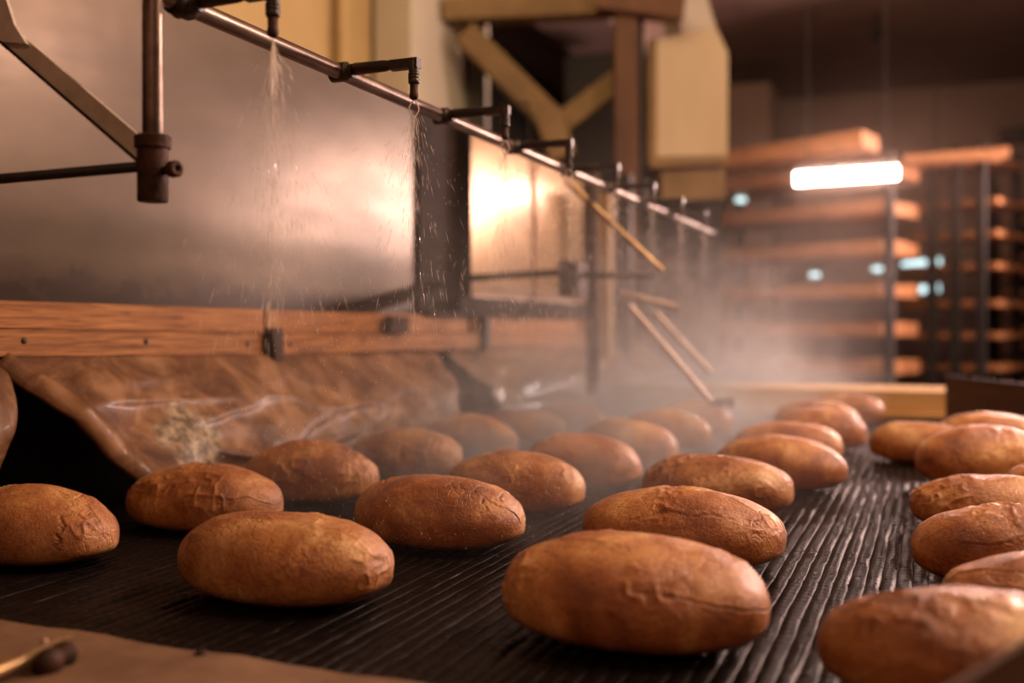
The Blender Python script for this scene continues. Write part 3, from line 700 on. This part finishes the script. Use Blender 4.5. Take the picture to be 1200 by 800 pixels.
done('plank', beam(atd(845, 192, 6.7), atd(1020, 166, 6.1), .3, .10), M['rackwood'], t, bevel=.01)
t = done('top_tray', beam(atd(1052, 192, 6.6), atd(1172, 183, 6.5), .4, .05), M['rackwood'], bevel=.01); tag(t, 'thin wooden tray on top of the narrow rack', 'tray')

# lamps, and added glowing spots
def tube_lamp(name, a, b, r, m, label, d_housing=True):
    t_ = thing(name, label, 'lamp', (a+b)/2)
    done('glass_tube', tube(a, b, r, 20), m, t_, smooth=True)
    ax = (b-a).normalized()
    for e, s in ((a, -1), (b, 1)): done('end_cap', tube(e, e+ax*s*.02, r*1.05, 16), M['steel_pale'], t_, smooth=True)
    for e in (a+(b-a)*.12, a+(b-a)*.88): done('suspension_wire', tube((e.x, e.y, e.z+r*.9), (e.x, e.y, CZ+2.3), .0025, 6), M['black_metal'], t_)
    if d_housing: done('housing', beam(a+Vector((0, 0, r+.015)), b+Vector((0, 0, r+.015)), .10, .02), M['darkgrey'], t_)
M['tube_on'] = emit('tube_lamp_glow', (1, .70, .61), 62)
M['tube_and_glint_far'] = emit('far_tube_and_glint_glow', (.62, .88, .90), 2.2)  # far tubes, and the painted glow of the rack glints
ta, tb_ = atd(932, 210, 5.75), atd(1052, 202, 5.6)
tube_lamp('tube_lamp', ta, tb_, .034, M['tube_on'], 'bright white glowing tube lamp hanging before the racks')
tube_lamp('tube_lamp', atd(1046, 342, 8.6), atd(1102, 337, 8.4), .030, M['tube_and_glint_far'], 'dim bluish tube light seen low between the rack posts', False)
tube_lamp('tube_lamp', atd(1058, 311, 8.6), atd(1104, 306, 8.4), .030, M['tube_and_glint_far'], 'dim bluish tube light seen between rack posts, the upper one', False)
for (u, v, lab) in ((868, 234, 'tiny glowing spot for a glint left of the glowing tube lamp'), (955, 322, 'small pale glowing spot for a glint between the rack boards'), (1028, 315, 'small pale glowing spot for a glint beside the rack post')):
    q = atd(u, v, 7.3); t_ = thing('rack_glint', lab, 'lamp', q)  # glints on the rack imitated by glowing spots, hung on added cords
    done('glint_spot', lathe(q-rgt*.035, rgt, [(0, .010), (.015, .018), (.055, .018), (.07, .010)], 12), M['tube_and_glint_far'], t_, smooth=True)
    done('added_cord', tube((q.x, q.y, q.z+.015), (q.x, q.y, CZ+2.3), .003, 6), M['black_metal'], t_)
t = thing('ceiling_hook', 'small dark hook fitting on the dark ceiling above the lamp', 'hook', atd(1028, 30, 7.5))
p = atd(1028, 22, 7.5)
done('stem', tube((p.x, p.y, p.z-.08), (p.x, p.y, CZ+2.3), .012, 8), M['black'], t, smooth=True)
done('ring', lathe((p.x, p.y, p.z-.16), (0, 0, 1), [(0, .02), (.03, .04), (.07, .04), (.09, .02)], 12), M['black'], t, smooth=True)

# ---------------------------------------------------------------- water sprays
def drop(bm, c, axis, ln, r):
    q = axis.to_track_quat('Z', 'Y'); rings = []
    A = bm.verts.new(c + axis*ln*.5); B = bm.verts.new(c - axis*ln*.5)
    R = [bm.verts.new(c + q @ Vector((math.cos(k*PI/2)*r, math.sin(k*PI/2)*r, -ln*.1))) for k in range(4)]
    for k in range(4): bm.faces.new((R[k], R[(k+1) % 4], A)); bm.faces.new((R[(k+1) % 4], R[k], B))
names = ['streaky water jet falling from the first nozzle at upper left', 'water fan with a bright loop under the second nozzle', 'water jet under the third nozzle before the bright panel',
         'water jet under the fourth nozzle beside the slanting rod', 'misty water jet under the fifth nozzle', 'misty water jet under the sixth nozzle, fourth from the far end' if False else 'misty water jet under the sixth nozzle',
         'misty water jet under the seventh nozzle', 'misty water jet under the last far nozzle']
for i, y in enumerate(NOZ):
    rr = random.Random(i+3); th = thing('water_spray', names[i], 'water', (TX, y, TZ), 'water sprays under the nozzles')
    if i > 0:
        h_, w_ = .024, .0065; N_ = 20; prev = None; bm = bmesh.new()
        path = [Vector((TX+CS*w_*math.sin(PI*k/N_*1)*s, y+SN*w_*math.sin(PI*k/N_)*s, TZ-h_*k/N_)) for s in (1,) for k in range(N_+1)] 
        path += [Vector((2*TX-p_.x, 2*y-p_.y, p_.z)) for p_ in path[::-1]]
        for A_, B_ in zip(path, path[1:]):
            if (B_-A_).length > 1e-5: tube(A_, B_, .0009, 6, bm)
        done('fan_rim', bm, M['water'], th, smooth=True)
    bm = bmesh.new(); n = 520 if i == 0 else 260
    z0 = 0 if i == 0 else .024
    for k in range(n):
        s = z0 + (rr.random()**1.3)*(.30 if i == 0 else .26); az = rr.uniform(0, 2*PI)
        ang = abs(rr.gauss(0, .20 if i == 0 else .24)); ang = min(ang, .5)
        dirv = Vector((math.sin(ang)*math.cos(az), math.sin(ang)*math.sin(az), -math.cos(ang)))
        c = Vector((TX, y, TZ)) + dirv*s - Vector((0, 0, 1.2*s*s*.3))
        ln = rr.uniform(.006, .024); r = rr.uniform(.00014, .00034)
        drop(bm, c, dirv, ln, r)
    if i == 0:
        for k in range(16):
            ang = rr.uniform(0, .20); az = rr.uniform(0, 2*PI); dirv = Vector((math.sin(ang)*math.cos(az), math.sin(ang)*math.sin(az), -1)).normalized()
            drop(bm, Vector((TX, y, TZ))+dirv*.030, dirv, .060, .00035)
    o = done('droplets', bm, M['water'], th); o['kind'] = 'stuff'
# drizzle over the belt
bm = bmesh.new(); rr = random.Random(9)
for k in range(9000):
    y = 1.15 + 2.3*rr.random()**1.2; x = -.72 + rr.gauss(0, .23); z = BZ+.03+.55*rr.random()**1.4
    if x < -1.2 or x > -.3 or (x+.72)**2 > (.06+.4*(CZ+.32-z))**2: continue
    ax = Vector((rr.gauss(0, .12), rr.gauss(0, .05), -1)).normalized()
    drop(bm, Vector((x, y, z)), ax, rr.uniform(.0015, .005), rr.uniform(.00014, .00032))
o = done('drizzle', bm, M['water']); tag(o, 'fine drizzle of tiny drops falling onto the loaves from the nozzles', 'water', kind='stuff')

# ---------------------------------------------------------------- mist
def mist():
    m = bpy.data.materials.new('mist_volume'); nt, N, L = nodes(m)
    for n_ in list(N):
        if n_.type == 'BSDF_PRINCIPLED': N.remove(n_)
    out = [n_ for n_ in N if n_.type == 'OUTPUT_MATERIAL'][0]
    sc_ = N.new('ShaderNodeVolumeScatter'); sc_.inputs['Color'].default_value = (1, .88, .82, 1); sc_.inputs['Anisotropy'].default_value = .55
    v = coords(nt); s = N.new('ShaderNodeSeparateXYZ'); L.new(v, s.inputs[0]); X, Y, Z = s.outputs
    mt = lambda *a, **k: mathn(nt, *a, **k)
    # cones under the nozzles
    fy = mt('SUBTRACT', mt('FRACT', mt('ADD', mt('DIVIDE', mt('SUBTRACT', Y, .902), .318), .5)), .5)
    fy = mt('MULTIPLY', fy, .318); dx = mt('ADD', X, .64)
    r2 = mt('ADD', mt('MULTIPLY', fy, fy), mt('MULTIPLY', dx, dx))
    dep = mt('MAXIMUM', mt('SUBTRACT', TZ-.02, Z), 0.0)
    rc = mt('MULTIPLY_ADD', dep, .21, .004)
    cone = mt('EXPONENT', mt('MULTIPLY', mt('DIVIDE', r2, mt('MULTIPLY', rc, rc)), -2.2))
    cone = mt('DIVIDE', cone, mt('ADD', mt('MULTIPLY', dep, 1.5), .03))
    below = mt('GREATER_THAN', TZ-.02, Z)
    fory = mt('DIVIDE', mt('SUBTRACT', Y, 1.05), .9, clamp=True)
    cone = mt('MULTIPLY', mt('MULTIPLY', cone, below), mt('MULTIPLY_ADD', fory, .50, .02))
    # cloud rolling over the loaves
    nz = noise(nt, v, 7.5, 5, .65, 1.1); nzc = mt('POWER', mt('MULTIPLY', mt('SUBTRACT', nz, .42), 4.2, clamp=True), 1.4)
    hz = mt('EXPONENT', mt('MULTIPLY', mt('SUBTRACT', Z, BZ), -8.5))
    gx = mt('DIVIDE', mt('ADD', X, .77), .33); gx = mt('EXPONENT', mt('MULTIPLY', mt('MULTIPLY', gx, gx), -1.0))
    gy = mt('DIVIDE', mt('SUBTRACT', Y, 1.15), .95, clamp=True)
    ge = mt('DIVIDE', mt('SUBTRACT', 5.3, Y), .9, clamp=True)
    cloud = mt('MULTIPLY', mt('MULTIPLY', mt('MULTIPLY', hz, gx), mt('MULTIPLY', gy, ge)), mt('MULTIPLY_ADD', nzc, 14, .8))
    # thin drifting veil before the steel panels
    vz = mt('DIVIDE', mt('SUBTRACT', Z, BZ+.5), .20); vz = mt('EXPONENT', mt('MULTIPLY', mt('MULTIPLY', vz, vz), -1.0))
    gy2 = mt('DIVIDE', mt('SUBTRACT', Y, .9), .9, clamp=True)
    veil = mt('MULTIPLY', mt('MULTIPLY', vz, mt('MULTIPLY', gy2, ge)), mt('MULTIPLY', nzc, .16))
    tot = mt('ADD', mt('ADD', cone, cloud), veil)
    L.new(mt('MULTIPLY', tot, 1.0), sc_.inputs['Density']); L.new(sc_.outputs[0], out.inputs['Volume'])
    return m
o = done('mist', box_bm(-1.40, -.12, .95, 5.3, BZ+.006, TZ-.005), mist()); tag(o, 'pale water mist drifting over the loaves under the nozzles', 'mist', kind='stuff')

HC = atd(992, 206, 5.65)  # centre of an added volume that imitates lens bloom round the tube
def halo():
    m = bpy.data.materials.new('lamp_halo_volume'); nt, N, L = nodes(m); N.remove(N['Principled BSDF'])
    v = N.new('ShaderNodeVolumeScatter'); v.inputs['Color'].default_value = (1, .70, .56, 1); v.inputs['Anisotropy'].default_value = .8
    d = N.new('ShaderNodeVectorMath'); d.operation = 'DISTANCE'; L.new(coords(nt), d.inputs[0]); d.inputs[1].default_value = tuple(HC)
    q = mathn(nt, 'DIVIDE', d.outputs['Value'], .42)
    L.new(mathn(nt, 'MULTIPLY', mathn(nt, 'EXPONENT', mathn(nt, 'MULTIPLY', mathn(nt, 'MULTIPLY', q, q), -1.0)), .22), v.inputs['Density'])
    L.new(v.outputs[0], N['Material Output'].inputs['Volume']); return m
o = done('halo', box_bm(HC.x-1, HC.x+1, HC.y-1, HC.y+1, HC.z-1, HC.z+.95), halo()); tag(o, 'made-up thin warm volume giving a haze around the glowing tube lamp beyond the belt', 'halo', kind='stuff')
